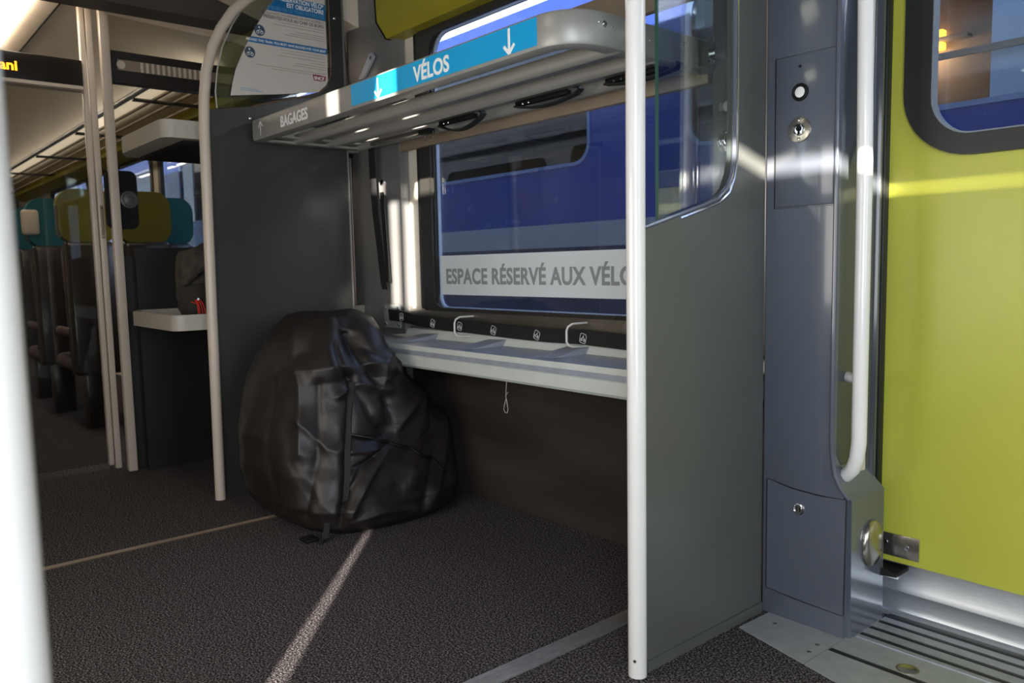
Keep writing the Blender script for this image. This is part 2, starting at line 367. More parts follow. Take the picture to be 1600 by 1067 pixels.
gR = MB().plate([(1.507, 1.085), (1.806, 1.17), (1.806, 2.37), (1.514, 2.37)], [], 0, PR-.014, .007).build('glass_pane', SCREEN, sR)
MB().prism([(PR-.0145, 1.5075), (PR-.0065, 1.5075), (PR-.0065, 1.5045), (PR-.0145, 1.5045)], 2, 1.09, 2.37).build('glass_edge', GEDGE, gR)
cutL = [(1.25, 1.675), (1.469, 1.713), (1.595, 1.752), (1.73, 1.788), (1.79, 1.81), (1.83, 1.845), (1.852, 1.89), (1.857, 1.95), (1.857, 2.37)]
sL = screen(PL, [(1.25, 0), (1.925, 0), (1.925, 2.37)]+cutL[::-1], None, 'charcoal screen behind the bagged bicycle, poster on its glass', DARKP)
MB().tube([(PL+.001, y, z) for y, z in cutL[1:]], .004, 8).build('glazing_seal', BRONZE, sL)
MB().box((PL-.023, 1.922, 0), (PL+.001, 1.932, 2.37)).build('edge_strip', PILL, sL)
gl = [(1.315, 1.69), (1.312, 1.76), (1.325, 1.85), (1.352, 1.95), (1.40, 2.05), (1.46, 2.14), (1.56, 2.24), (1.70, 2.33), (1.83, 2.37), (1.86, 2.37), (1.86, 1.88), (1.75, 1.80)]
gL = MB().plate(gl, [], 0, PL-.014, .007).build('glass_pane', SCREEN, sL)
MB().tube([(PL-.0105, y, z) for y, z in gl[:9]], .0035, 8).build('glass_edge', pm('bright glass edge', (190, 186, 176), .2), gL)
for y, z in ((1.455, 1.66), (1.885, 2.16)):
    MB().lathe((PL, y, z), (1, 0, 0), [(.007, -.002), (.007, .002), (.004, .004)], 12).build('screw', CHROME, sL)
# poster
po = thing('poster', (PL+.001, 1.6, 1.75), 'white and blue bicycle reservation poster on the left glass screen', 'poster')
pp = [(1.372, 1.748), (1.60, 1.780), (1.79, 1.812), (1.822, 1.835), (1.838, 1.87), (1.838, 2.34), (1.72, 2.30), (1.64, 2.235), (1.585, 2.18), (1.535, 2.11), (1.497, 2.05), (1.46, 1.985), (1.425, 1.915), (1.40, 1.86), (1.383, 1.80)]
PX0 = PL+.0005
MB().plate(pp, [], 0, PX0, .0012).build('sheet', PAPER, po)
def pband(z0, z1):
    def left(z):
        L = pp[6:][::1]+[pp[0]]
        for (ya, za), (yb, zb) in zip(L, L[1:]):
            if zb <= z <= za: return yb+(ya-yb)*(z-zb)/(za-zb)
    zs = [z0+(z1-z0)*k/4 for k in range(5)]
    return [(1.838, z0), (1.838, z1)]+[(left(z)+.0005, z) for z in zs[::-1]]
MB().plate(pband(2.137, 2.21), [], 0, PX0+.0012, .0004).build('blue_header', PBLUE, po)
MB().plate(pband(1.987, 2.012), [], 0, PX0+.0012, .0004).build('blue_band', PBLUE, po)
def pt(s_, z, size, mat, bold=.0, y=1.83, al='RIGHT', sq=1.0): text(s_, 'printed_line', (PX0+.0017, y, z), (0, 1, 0), (0, 0, 1), size, mat, po, bold=bold, align=al, depth=.0001, squeeze=sq)
pt('LA RÉSERVATION VÉLO*', 2.189, .0265, WHITES, .02, sq=.84)
pt('EST OBLIGATOIRE', 2.165, .0265, WHITES, .02, sq=.84)
pt('À BORD DE CE TRAIN INTERCITÉS', 2.144, .021, PBLUEL, 0, sq=.84)
pt("SI VOUS N'AVEZ PAS RÉSERVÉ UN EMPLACEMENT", 2.121, .0145, PGREY, 0)
pt('PRÉSENTEZ-VOUS AU CHEF DE BORD.', 2.103, .019, PGREY, .02, sq=.9)
pt('ABOARD THIS TRAIN, YOU MUST HAVE BOOKED FOR YOUR BIKE*', 1.994, .0152, WHITES, .02, y=1.832, sq=.83)
fp = MB()
for z, L in ((2.092, .21), (2.08, .25), (2.062, .14), (2.052, .17), (2.043, .20), (1.974, .22), (1.962, .21), (1.948, .23), (1.936, .08), (1.924, .15), (1.914, .16), (1.895, .34), (1.885, .27)):
    fp.box((PX0+.0012, 1.83-L, z), (PX0+.0015, 1.83, z+.0022))
fp.build('fine_print', PFINE, po)
for y, z in ((1.497+.02, 2.043), (1.443+.025, 1.943)):
    c = MB().lathe((PX0+.0012, y, z), (1, 0, 0), [(.024, 0), (.024, .0004)], 28).build('round_icon', pm('icon slate ink', (62, 84, 104), .5), po)
    m = MB()
    for s_ in (-1, 1): m.tube([(PX0+.0018, y+s_*.009+.006*math.cos(a*PI/8), z-.008+.006*math.sin(a*PI/8)) for a in range(16)], .0011, 5, close=True)
    m.tube([(PX0+.0018, y-.009, z-.008), (PX0+.0018, y-.003, z+.002), (PX0+.0018, y+.006, z+.002), (PX0+.0018, y+.009, z-.008)], .001, 5)
    m.ell((PX0+.0018, y-.002, z+.013), (.0008, .004, .004), 10, 6)
    m.build('bicycle_symbol', WHITES, c)
lg = MB().plate([(1.765, 1.862), (1.80, 1.862), (1.824, 1.866), (1.828, 1.884), (1.80, 1.889), (1.762, 1.889)], [], 0, PX0+.0012, .0005).build('logo_badge', PLUM, po)
text('SNCF', 'logo_lettering', (PX0+.0018, 1.768, 1.867), (0, 1, 0), (0, 0, 1), .021, WHITES, lg, bold=.03, depth=.0001)
m = MB(); m.box((PX0+.0012, 1.415, 1.785), (PX0+.0015, 1.50, 1.7875)); m.box((PX0+.0012, 1.415, 1.778), (PX0+.0015, 1.52, 1.7805)); m.build('address_line', PBLUEL, po)

# ------------------------------------------------------------------ grab poles
def pole(pts, r, mat, label, base=True):
    t = thing('grab_pole', pts[0], label, 'pole')
    MB().tube(pts, r, 24).build('tube', mat, t)
    return t
t = pole([(PR-.005, 1.42, 0), (PR-.003, 1.42, 1.2), (PR, 1.425, 2.37)], .0225, WHITEP, 'straight white floor pole in front of the right grey screen')
MB().lathe((PR+.004, 1.4005, .045), (.3, -1, 0), [(.004, -.004), (.004, .003)], 10).build('screw', STEEL, t)
arc = [(PL, 1.232, 0), (PL, 1.24, .8), (PL, 1.252, 1.6), (PL, 1.258, 1.72), (PL, 1.275, 1.84), (PL, 1.305, 1.94), (PL, 1.345, 2.02), (PL, 1.40, 2.10), (PL, 1.465, 2.165), (PL, 1.55, 2.225), (PL, 1.66, 2.28), (PL, 1.80, 2.32)]
pole(arc, .022, CREAMP, 'cream pole curving over the charcoal screen with the poster')
pole([(-.563, .055, 0), (-.565, .054, 1.0), (-.567, .053, 2.37)], .034, WHITEP, 'broad sunlit white pole in the left foreground')

# ------------------------------------------------------------------ luggage rack over the bay
rk = thing('luggage_rack', (-2.45, 1.8, 1.5), 'grey aluminium rack over the bicycle bay reading BAGAGES and VÉLOS', 'rack')
yf, xr, xl = 1.45, -1.45, -3.43; z0, z1 = 1.555, 1.645
path = [(xl, 2.03), (xl, 1.62), (xl, yf+.02), (xl+.02, yf)]
R_ = .12; path += [(xr-R_+R_*math.sin(a), yf+R_-R_*math.cos(a)) for a in [k*PI/2/10 for k in range(11)]] + [(xr, 2.06)]
outl = path
def offs(path, d):
    out = []
    for i, pth in enumerate(path):
        a = Vector(path[max(i-1, 0)]); b_ = Vector(path[min(i+1, len(path)-1)]); t_ = (b_-a).normalized(); out.append((pth[0]-t_.y*d, pth[1]+t_.x*d))
    return out
inn = offs(outl, .014); inf = offs(outl, .050)
m = MB(); prof = []
secs = []
for i in range(len(outl)):
    o_, n_, f_ = outl[i], inn[i], inf[i]
    def mixp(a, b_, k): return (a[0]+(b_[0]-a[0])*k, a[1]+(b_[1]-a[1])*k)
    o2 = mixp(o_, n_, .3); o3 = mixp(o_, n_, 1.0)
    secs.append([(o2, z1), (o_, z1-.006), (o_, z0+.012), (o2, z0+.004), (o3, z0), (f_, z0+.002), (f_, z0+.012), (n_, z0+.014), (n_, z1-.003), (o2, z1)][:-1])
rings = [[m.b.verts.new((p_[0][0], p_[0][1], p_[1])) for p_ in s_] for s_ in secs]
for a, b_ in zip(rings, rings[1:]):
    for k in range(len(a)): m.b.faces.new([a[k], a[(k+1) % len(a)], b_[(k+1) % len(a)], b_[k]])
m.b.faces.new(rings[0][::-1]); m.b.faces.new(rings[-1])
m.build('rack_frame', RACK, rk)
for y in (1.63, 1.79, 1.95):
    s_ = MB(); pr = [(y+.012+.016*math.cos(a), 1.576+.024*math.sin(a)) for a in [PI/2+k*PI/10 for k in range(11)]] + [(y+.03, 1.566), (y+.085, 1.566), (y+.095, 1.57), (y+.095, 1.60)]
    s_.prism(pr, 0, xl+.045, xr-.012); s_.build('slat', RACK, rk)
MB().box((xl+.01, 1.47, 1.572), (xl+.10, 2.03, 1.58)).build('end_plate', RACK, rk)
MB().box((-3.19, 2.045, 1.528), (xr-.02, 2.072, 1.60), .006).build('back_rail', TANP, rk)
MB().box((-3.38, 2.03, 1.60), (xr-.02, 2.058, 1.655), .004).build('back_frame', RACK, rk)
up = MB().box((-3.0, 2.035, 1.785), (xr-.0, 2.066, 1.885), .006).build('window_guard', TANP, rk); lab(up, 'brown flat guard rail across the window above the rack')
bx = MB().box((-2.545, yf-.0015, z0+.012), (-1.575, yf-.0002, z1-.006)).build('blue_sticker', BLUE, rk)
text('VÉLOS', 'sticker_lettering', (-2.148, yf-.0022, 1.578), (1, 0, 0), (0, 0, 1), .0655, WHITES, bx, bold=.03, squeeze=.98, space=1.03)
text('BAGAGES', 'rack_lettering', (-3.128, yf-.0012, 1.577), (1, 0, 0), (0, 0, 1), .061, WHITES, rk, bold=.022, squeeze=.92, space=1.0)
def arrow(x, zc, h, down, par, y, w_=.008):
    s_ = -1 if down else 1; m = MB(); tip = zc+s_*h/2
    m.tube([(x, y, zc-s_*h/2), (x, y, tip-s_*.004)], w_/2, 8, flat=.2 if False else 1)
    for d in (-1, 1): m.tube([(x+d*.022, y, tip-s_*.022), (x, y, tip)], w_/2, 8)
    for v in m.b.verts: v.co.y = y+(v.co.y-y)*.12
    return m.build('arrow', WHITES, par)
arrow(-2.365, 1.600, .062, True, bx, yf-.0025); arrow(-1.685, 1.602, .066, True, bx, yf-.0025, .010); arrow(-3.325, 1.600, .058, False, rk, yf-.0012, .006)
bo = MB().lathe((xr, 1.675, 1.612), (1, 0, 0), [(.020, 0), (.020, .004), (.012, .006), (.012, .022), (.016, .024), (.016, .034), (.008, .038)], 20).build('boss', CHROME, rk)
for y, z, r in ((1.572, 1.613, .0085), (1.55, 1.614, .003), (1.598, 1.61, .003), (1.75, 1.60, .003), (1.905, 1.617, .008), (1.88, 1.618, .0025), (2.025, 1.645, .008), (2.045, 1.645, .006), (2.025, 1.585, .008), (2.045, 1.585, .006)):
    MB().lathe((xr, y, z), (1, 0, 0), [(r, 0), (r, .002), (r*.6, .005)], 12).build('bolt', CHROME, rk)
MB().box((xr-.002, 1.965, 1.565), (xr+.002, 2.06, 1.638)).build('end_bracket', STEEL, rk)
MB().lathe((xr, 2.05, 1.612), (1, 0, 0), [(.018, 0), (.018, .012), (.01, .016)], 16).build('end_boss', CHROME, rk)
# slide rail under the rack
sl = MB().box((-3.18, 1.895, 1.545), (-2.77, 1.915, 1.562), .002).build('slide_rail', STEEL); tag(sl, 'slim metal slide rail under the rack at the hanging strap', 'rail')
MB().box((-2.79, 1.893, 1.540), (-2.715, 1.925, 1.560), .003).build('end_stop', BLACK, sl)
MB().tube([(-2.76, 1.905, 1.542), (-2.76, 1.905, 1.515), (-2.70, 1.905, 1.520), (-2.70, 1.905, 1.545)], .0025, 6).build('wire_clip', STEEL, sl)
# hook straps under the rack
def hook_strap(xc, y, L, sag, label):
    t = thing('hook_strap', (xc, y, 1.55), label, 'strap', 'bicycle straps folded under the rack')
    MB().box((xc-L*.5, y-.012, 1.548), (xc+L*.36, y+.012, 1.565), .004).build('hook_rail', BLACK, t)
    pts = [(xc-L*.5, y-.005, 1.548)]+[(xc-L*.5+L*k/8, y-.008, 1.548-sag*math.sin(PI*min(1, k/8*.92))) for k in range(1, 9)] + [(xc+L*.54, y, 1.555), (xc+L*.46, y+.004, 1.573), (xc+L*.38, y+.004, 1.572)]
    MB().ribbon(pts, (0, 1, 0), .026, .006, (0, 0, 1)).build('strap_loop', WEB, t)
    for d in (0, .03): MB().lathe((xc-L*.36+d, y-.012, 1.552), (0, -1, 0), [(.005, 0), (.005, .002), (.002, .004)], 10).build('rivet', CHROME, t)
hook_strap(-2.48, 1.88, .26, .034, 'looped black strap hanging open under the middle of the rack')
hook_strap(-2.0, 1.88, .30, .020, 'flat folded black strap under the rack, left of the white pole')
hook_strap(-1.59, 1.88, .27, .014, 'folded black strap under the rack behind the white pole')
hs = thing('hanging_strap', (-3.33, 1.99, .88), 'long black strap hanging from the rack beside the grey pillar', 'strap')
MB().ribbon([(-3.31, 1.98, 1.575), (-3.315, 1.985, 1.40), (-3.31, 1.99, 1.25), (-3.295, 1.995, 1.12), (-3.285, 2.0, 1.0), (-3.275, 2.0, .93), (-3.262, 2.0, .895)], (1, .1, 0), .042, .006, (0, 1, 0)).build('webbing', WEB, hs)
MB().ribbon([(-3.27, 2.003, 1.35), (-3.255, 2.007, 1.1), (-3.245, 2.01, .93)], (1, .1, 0), .026, .005, (0, 1, 0)).build('rear_webbing', WEB, hs)

# ------------------------------------------------------------------ wheel shelf with belt
sh = thing('wheel_shelf', (-2.4, 1.95, .58), 'long pale grey tray shelf under the bay window', 'shelf')
xs0, xs1 = PL+.004, PR-.03
MB().prism([(1.845, .668), (1.83, .672), (1.828, .652), (1.832, .648), (1.832, .632), (1.828, .628), (1.828, .588), (1.836, .578), (1.86, .578), (1.86, .60), (2.074, .60), (2.074, .655), (1.845, .655)], 0, xs0, xs1).build('front_rail', SHELF, sh)
MB().prism([(1.845, .655), (1.833, .672), (2.035, .676), (2.04, .655)], 0, xs0, xs1-.001).build('tray', SHELFB, sh)
MB().box((xs0, 1.8275, .633), (xs1, 1.829, .652)).build('grey_stripe', SHELFB, sh)
MB().prism([(2.04, .655), (2.036, .676), (2.060, .712), (2.074, .712), (2.074, .655)], 0, xs0, xs1).build('back_lip', SHELF, sh)
for x in (-2.93, -2.46, -2.0, -1.55):
    d = MB(); d._add([(x-.09, 1.87, .6745), (x+.02, 1.87, .6745), (x+.02, 2.05, .675), (x-.09, 2.05, .675), (x-.085, 1.90, .678), (x+.015, 1.90, .678), (x+.02, 2.05, .700), (x-.09, 2.05, .696)], [(0, 1, 2, 3), (4, 5, 6, 7), (0, 1, 5, 4), (1, 2, 6, 5), (2, 3, 7, 6), (3, 0, 4, 7)]); d.build('divider', SHELFB, sh)
MB().lathe((-3.33, 2.056, .70), (0, -1, .3), [(.007, 0), (.007, .004)], 10).build('screw', STEEL, sh)
sp = MB(); sp.box((-3.36, 2.072, .715), (-1.465, 2.088, .805), .003); tag(sp.build('sill_plate', SILL), 'brownish polished metal sill plate under the bay window', 'sill')
bt = thing('safety_belt', (-2.3, 2.03, .74), 'black safety belt with white bicycle symbols above the tray shelf', 'belt')
bpts = [(-3.25, 2.008, .775), (-3.17, 2.016, .772), (-3.05, 2.036, .755), (-2.88, 2.04, .745), (-2.68, 2.036, .742), (-2.4, 2.04, .734), (-2.2, 2.04, .731), (-2.01, 2.036, .735), (-1.8, 2.042, .728), (-1.5, 2.042, .726), (-1.28, 2.045, .726)]
MB().ribbon(bpts, (0, -.1, 1), .052, .006, (0, 1, 0)).build('webbing', WEB, bt)
def symbol(x, y, z, tilt):
    m = MB(); c, s_ = math.cos(tilt), math.sin(tilt)
    def q(u, v): return (x+u*c-v*s_, y, z+u*s_+v*c)
    m.tube([q(a, b_) for a, b_ in rrect(-.015, .015, -.017, .017, .007, 3)], .0009, 4, close=True)
    for d in (-1, 1): m.tube([q(d*.007+.0045*math.cos(k*PI/4), -.006+.0045*math.sin(k*PI/4)) for k in range(8)], .0009, 4, close=True)
    m.tube([q(-.007, -.006), q(-.003, .003), q(.005, .003), q(.007, -.006)], .0009, 4); m.tube([q(-.002, .003), q(.002, .011)], .0012, 4)
    return m.build('bicycle_symbol', WHITES, bt)
for x, y, z, tl in ((-3.15, 2.012, .768, .0), (-2.93, 2.034, .746, -.3), (-2.725, 2.031, .742, -.2), (-2.50, 2.033, .736, -.3), (-2.24, 2.034, .730, -.4), (-1.99, 2.030, .732, -.2), (-1.72, 2.036, .725, -.2)): symbol(x, y, z, tl)
bpz = MB().plate(rrect(-3.315, -3.17, .712, .822, .012), [], 1, 2.020, .006).build('anchor_plate', PLATE, bt)
for x in (-3.298, -3.188):
    for z in (.73, .804): MB().lathe((x, 2.020, z), (0, -1, 0), [(.009, 0), (.009, .003), (.004, .005)], 14).build('anchor_screw', CHROME, bpz)
def ring_hook(x, lbl):
    h = MB(); h.tube([(x, 2.076, .785), (x-.002, 2.0, .785), (x-.01, 1.985, .775), (x-.012, 1.98, .76), (x-.012, 1.98, .72), (x-.004, 1.985, .708), (x, 2.0, .703), (x, 2.076, .70)], .0042, 10)
    tag(h.build('belt_hook', WHITEP), lbl, 'hook')
ring_hook(-2.68, 'white wire hook holding the belt, nearer the grey pillar'); ring_hook(-2.01, 'white wire hook holding the belt, nearer the white pole')
wl = MB(); wl.tube([(-2.175, 1.825, .580), (-2.176, 1.822, .55), (-2.174, 1.82, .52), (-2.184, 1.82, .495), (-2.188, 1.82, .478), (-2.180, 1.82, .468), (-2.170, 1.82, .468), (-2.164, 1.82, .48), (-2.168, 1.82, .50), (-2.176, 1.82, .53), (-2.16, 1.818, .545)], .0012, 6)
tag(wl.build('wire_loop', pm('pale thin wire', (196, 190, 178), .4)), 'thin pale wire loop dangling below the tray shelf', 'wire')

# ------------------------------------------------------------------ bagged bicycle
def bag():
    t = thing('bicycle_bag', (-2.95, 1.65, 0), 'black nylon bag with zip over a folded bicycle against the screen', 'bag')
    # sections: z, x0, x1, y0, y1, power
    S = [(0.0, -3.30, -2.60, 1.32, 1.92), (.03, -3.36, -2.57, 1.27, 2.0), (.10, -3.40, -2.57, 1.23, 2.03), (.22, -3.41, -2.62, 1.22, 2.05), (.34, -3.41, -2.68, 1.23, 2.05),
         (.42, -3.41, -2.70, 1.25, 2.0), (.50, -3.41, -2.72, 1.27, 1.93), (.56, -3.41, -2.73, 1.29, 1.86), (.62, -3.39, -2.72, 1.32, 1.81), (.68, -3.38, -2.77, 1.36, 1.79), (.75, -3.34, -2.82, 1.42, 1.78), (.79, -3.29, -2.88, 1.46, 1.76), (.815, -3.20, -2.98, 1.50, 1.72)]
    def sec(z):
        for a, b in zip(S, S[1:]):
            if a[0] <= z <= b[0]:
                k = (z-a[0])/(b[0]-a[0]); return [a[i]+(b[i]-a[i])*k for i in range(5)]
        return list(S[-1])
    FOLDS = [([(0.194, 0.307), (0.119, 0.429), (0.051, 0.58), (-0.006, 0.693)], -0.02, 0.013),
        ([(0.194, 0.307), (0.181, 0.453), (0.125, 0.603), (0.032, 0.729), (-0.038, 0.804)], -0.032, 0.02),
        ([(0.194, 0.307), (0.158, 0.478), (0.189, 0.652)], 0.014, 0.015),
        ([(0.194, 0.307), (0.28, 0.451), (0.32, 0.55)], 0.016, 0.018),
        ([(0.236, 0.25), (0.346, 0.324), (0.331, 0.5)], -0.014, 0.02),
        ([(0.194, 0.307), (0.099, 0.24), (0.04, 0.127)], -0.018, 0.01),
        ([(0.194, 0.307), (0.122, 0.189), (0.068, 0.075)], 0.014, 0.012),
        ([(0.054, 0.355), (0.152, 0.328)], -0.012, 0.008),
        ([(0.057, 0.304), (0.163, 0.29)], 0.012, 0.008),
        ([(0.054, 0.241), (0.137, 0.265)], -0.012, 0.008),
        ([(0.058, 0.58), (0.04, 0.305), (0.046, 0.152), (0.014, -0.014)], -0.022, 0.012),
        ([(-0.199, 0.758), (-0.135, 0.559), (-0.122, 0.308)], 0.016, 0.03),
        ([(-0.061, 0.558), (-0.06, 0.307), (-0.107, 0.079)], -0.016, 0.025),
        ([(0.22, 0.149), (0.266, 0.02)], -0.014, 0.014),
        ([(0.378, 0.399), (0.396, 0.196), (0.347, 0.044)], 0.014, 0.02),
        ([(0.011, 0.506), (0.087, 0.555), (0.183, 0.503)], 0.016, 0.016),
        ([(-0.141, 0.434), (-0.021, 0.331), (0.04, 0.305)], 0.012, 0.02),
        ([(-0.258, 0.562), (-0.283, 0.311), (-0.232, 0.081)], -0.014, 0.03),
        ([(0.067, 0.05), (0.193, 0.073), (0.292, 0.045)], 0.014, 0.015),
        ([(0.287, 0.65), (0.317, 0.45), (0.27, 0.148)], 0.012, 0.03),
        ([(0.044, 0.729), (0.139, 0.653), (0.236, 0.601)], -0.014, 0.014),
        ([(0.169, 0.775), (0.213, 0.651), (0.185, 0.553)], 0.014, 0.02),
        ([(0.32, 0.55), (0.375, 0.298), (0.317, 0.044)], -0.01, 0.014)]
    m = MB(); n, rows = 300, 150; rings = []
    for j in range(rows+1):
        z = .815*(j/rows)**.95; s_ = sec(z); cx, cy = (s_[1]+s_[2])/2, (s_[3]+s_[4])/2; rx, ry = (s_[2]-s_[1])/2, (s_[4]-s_[3])/2
        ring = []
        for i in range(n):
            a = 2*PI*i/n; c, s2 = math.cos(a), math.sin(a); pw = 2/3.0
            x = cx+rx*math.copysign(abs(c)**pw, c); y = cy+ry*math.copysign(abs(s2)**pw, s2)
            # radiating folds from a gathered point and large hollows
            P = Vector((x, y, z)); env = min(1, z/.08)*min(1, (.83-z)/.1)
            f = .013*noise.noise(P*5) + .006*noise.noise(P*13) - .004
            r1 = 1-abs(noise.noise(Vector((a*1.6+z*2.6, z*.9, 3.3))))*2.4; f += .010*r1-.005
            if c > -.2 or s2 < .3:
                uu = (x+2.75)*.65+(y-1.45)*.76
                for L, A_, w_ in FOLDS:
                    dm = 9
                    for (u0, v0), (u1, v1) in zip(L, L[1:]):
                        dx, dy = u1-u0, v1-v0; k_ = max(0, min(1, ((uu-u0)*dx+(z-v0)*dy)/(dx*dx+dy*dy+1e-9)))
                        dm = min(dm, math.hypot(uu-u0-k_*dx, z-v0-k_*dy))
                    if dm < 4*w_: f += A_*math.exp(-(dm/w_)**1.3)*1.15
            # crease between the two lumps
            f -= .055*math.exp(-((y-1.57+(.75-z)*.45)/.05)**2)*(.5 if c > 0 else .4)*max(0, min(1, (z-.45)/.25))
            f *= env*.9
            x += f*c; y += f*s2
            if z < .002: x = max(min(x, -2.63), -3.3)
            dz = .02*noise.noise(Vector((x*7, y*7, 5)))*min(1, z/.2)
            if z > .7: dz += .03*math.exp(-((y-1.50)/.09)**2)*(z-.7)/.1*.5 + .02*math.exp(-((y-1.78)/.07)**2)*(z-.7)/.1*.5
            x = max(x, -3.425)
            ymax = 2.062 if z < .46 else (1.82 if z > .565 else 2.062-(z-.46)/.105*.242)
            ring.append(m.b.verts.new((x, min(y, ymax), max(0.001, z+dz))))
        rings.append(ring)
    for a, b in zip(rings, rings[1:]):
        for k in range(n): m.b.faces.new([a[k], a[(k+1) % n], b[(k+1) % n], b[k]])
    m.b.faces.new(rings[0][::-1]); tp = m.b.verts.new((-3.15, 1.64, .815))
    for k in range(n): m.b.faces.new([rings[-1][k], rings[-1][(k+1) % n], tp])
    body = m.build('cover', CLOTH, t, smooth=80)
    from mathutils.bvhtree import BVHTree
    bv = BVHTree.FromPolygons([v.co for v in body.data.vertices], [p_.vertices[:] for p_ in body.data.polygons])
    def on(u, z, off):
        o_ = Vector((-2.75, 1.45, z))+Vector((.65, .76, 0))*u; h = bv.ray_cast(o_+Vector((.76, -.65, 0))*1.5, Vector((-.76, .65, 0)))
        return (h[0]+Vector((.76, -.65, 0))*off) if h[0] is not None else None
    def line(L, off, per=8):
        out = []
        for (u0, v0), (u1, v1) in zip(L, L[1:]):
            for k in range(per):
                q_ = on(u0+(u1-u0)*k/per, v0+(v1-v0)*k/per, off)
                if q_ is not None: out.append(q_)
        return out
    ZL = [(0.047, 0.365), (0.115, 0.339), (0.193, 0.304), (0.274, 0.27), (0.342, 0.223), (0.4, 0.155)]
    MB().tube(line(ZL, .002), .0075, 8).build('zip', BLACK, t)
    MB().tube(line([(u, v+.004) for u, v in ZL], .008), .0018, 6).build('zip_teeth', pm('grey zip teeth', (80, 74, 70), .3), t)
    st = line([(0.052, 0.555), (0.042, 0.431), (0.047, 0.305), (0.05, 0.203), (0.039, 0.101)], .006, 3)+[Vector((-2.68, 1.36, .10)), Vector((-2.64, 1.33, .04)), Vector((-2.62, 1.31, .010)), Vector((-2.61, 1.28, .006))]
    MB().ribbon(st, (.65, .76, 0), .022, .004, (1, 0, 0)).build('hanging_strap', WEB, t)
    MB().box((-2.70, 1.245, .0), (-2.64, 1.30, .012), .004).build('buckle', BLACK, t)
bag()

# ------------------------------------------------------------------ door pillar
dp = thing('door_pillar', (-1.09, 2.05, 0), 'glossy blue-grey pillar between the glass-topped screen and green door', 'pillar')
# lower block with a rising recess for the handrail
F = 1.95
def fillet(pts): return pts
body = MB()
body.box((PR+.001, F, 0), (-1.013, 2.145, 2.37), .006, 3)
# lower wide block, right edge with sloping top
blk = MB(); fx = -.958
outl = [(-1.03, 0), (fx, 0), (fx-.004, .372), (-.985, .395), (-1.004, .43), (-1.014, .49), (-1.03, .49)]
blk.prism(outl, 1, F-.001, 2.145)
t_ = blk.b; bmesh.ops.bevel(t_, geom=[e for e in t_.edges if abs(e.verts[0].co.x-fx) < .006 and abs(e.verts[1].co.x-fx) < .006 and abs(e.verts[0].co.z-e.verts[1].co.z) > .2 and e.verts[0].co.y < 2], offset=.014, segments=4, affect='EDGES')
body.build('pillar_cover', GREYG, dp); blk.build('pillar_foot', GREYG, dp)
# recess back and side behind the handrail
MB().prism([(-1.02, 2.145), (-1.02, 1.98), (-1.013, 1.975), (-1.008, 1.99), (-1.008, 2.06), (-1.004, 2.11), (-.998, 2.13), (-.988, 2.138), (-.988, 2.146)], 2, .38, 2.37).build('recess_lining', pm('dark recess gloss', (66, 70, 74), .15, var=.05, coat=.6), dp)
MB().tube([(fx-.006, F+.002, .378), (-.985, F-.001, .402), (-1.002, F-.001, .435), (-1.0105, F-.001, .49), (-1.0125, F-.001, .56), (-1.0125, F-.001, 2.37)], .006, 10).build('recess_bead', GREYG, dp)
ap = MB().box((-1.183, F-.004, 1.137), (-1.018, F+.002, 1.522), .003).build('access_panel', GREYG, dp)
def fr(n_, x0, x1, z0, z1, d=.0042):
    m = MB()
    m.tube([(x0, F-d, z0), (x1, F-d, z0), (x1, F-d, z1), (x0, F-d, z1)], .0015, 6, close=True); return m.build(n_, RUBBER, dp)
fr('panel_gap', -1.186, -1.016, 1.134, 1.525, .0005)
MB().lathe((-1.114, F-.004, 1.494), (0, -1, 0), [(.004, 0), (.004, .001)], 10).build('pin_hole', BLACK, ap)
bz = MB().lathe((-1.112, F-.004, 1.428), (0, -1, 0), [(.0225, 0), (.0225, .004), (.019, .006), (.0165, .004)], 28).build('push_button', BLACK, ap)
MB().lathe((-1.112, F-.006, 1.428), (0, -1, 0), [(.0165, -.002), (.0165, .001), (.012, .0025)], 28).build('button_cap', WHITEP, bz)
ks = MB().lathe((-1.113, F-.004, 1.333), (0, -1, 0), [(.032, 0), (.032, .003), (.030, .004)], 32).build('key_switch', STEEL, ap)
MB().lathe((-1.113, F-.008, 1.333), (0, -1, 0), [(.016, 0), (.016, .004), (.013, .005), (.011, .001)], 24).build('lock_barrel', CHROME, ks)
k2 = MB(); k2.lathe((-1.113, F-.0095, 1.336), (0, -1, 0), [(.008, 0), (.008, .0006)], 14); k2.box((-1.116, F-.0101, 1.320), (-1.110, F-.0095, 1.334)); k2.build('keyhole', BLACK, ks)
for z in (1.309, 1.357): MB().lathe((-1.113, F-.008, z), (0, -1, 0), [(.0045, 0), (.0045, .002), (.002, .003)], 10).build('switch_screw', CHROME, ks)
lh = MB(); o_ = [(-1.197, .078), (-1.10, .070), (-.97, .066), (-.968, .378), (-1.04, .374), (-1.12, .378), (-1.197, .392)]
lh.plate(o_, [], 1, F-.004, .006); lhb = lh.build('lower_hatch', GREYG, dp)
m = MB(); m.tube([(x, F-.0035, z) for x, z in o_], .0018, 6, close=True); m.build('hatch_gap', RUBBER, dp)
lk = MB().lathe((-1.10, F-.004, .325), (0, -1, 0), [(.016, 0), (.016, .003), (.013, .004), (.011, .0015)], 24).build('hatch_lock', CHROME, lhb)
k3 = MB(); k3.lathe((-1.10, F-.0055, .325), (0, -1, 0), [(.0095, 0), (.0095, .0008)], 20); k3.build('lock_core', STEEL, lk)
k3 = MB()
for d in (-.004, .004): k3.box((-1.10+d-.0012, F-.0075, .319), (-1.10+d+.0012, F-.006, .331))
k3.build('lock_slot', BLACK, lk)
cup = MB().ell((fx, 2.072, .236), (.020, .052, .064), 24, 16).build('door_buffer_cup', STEEL, dp)
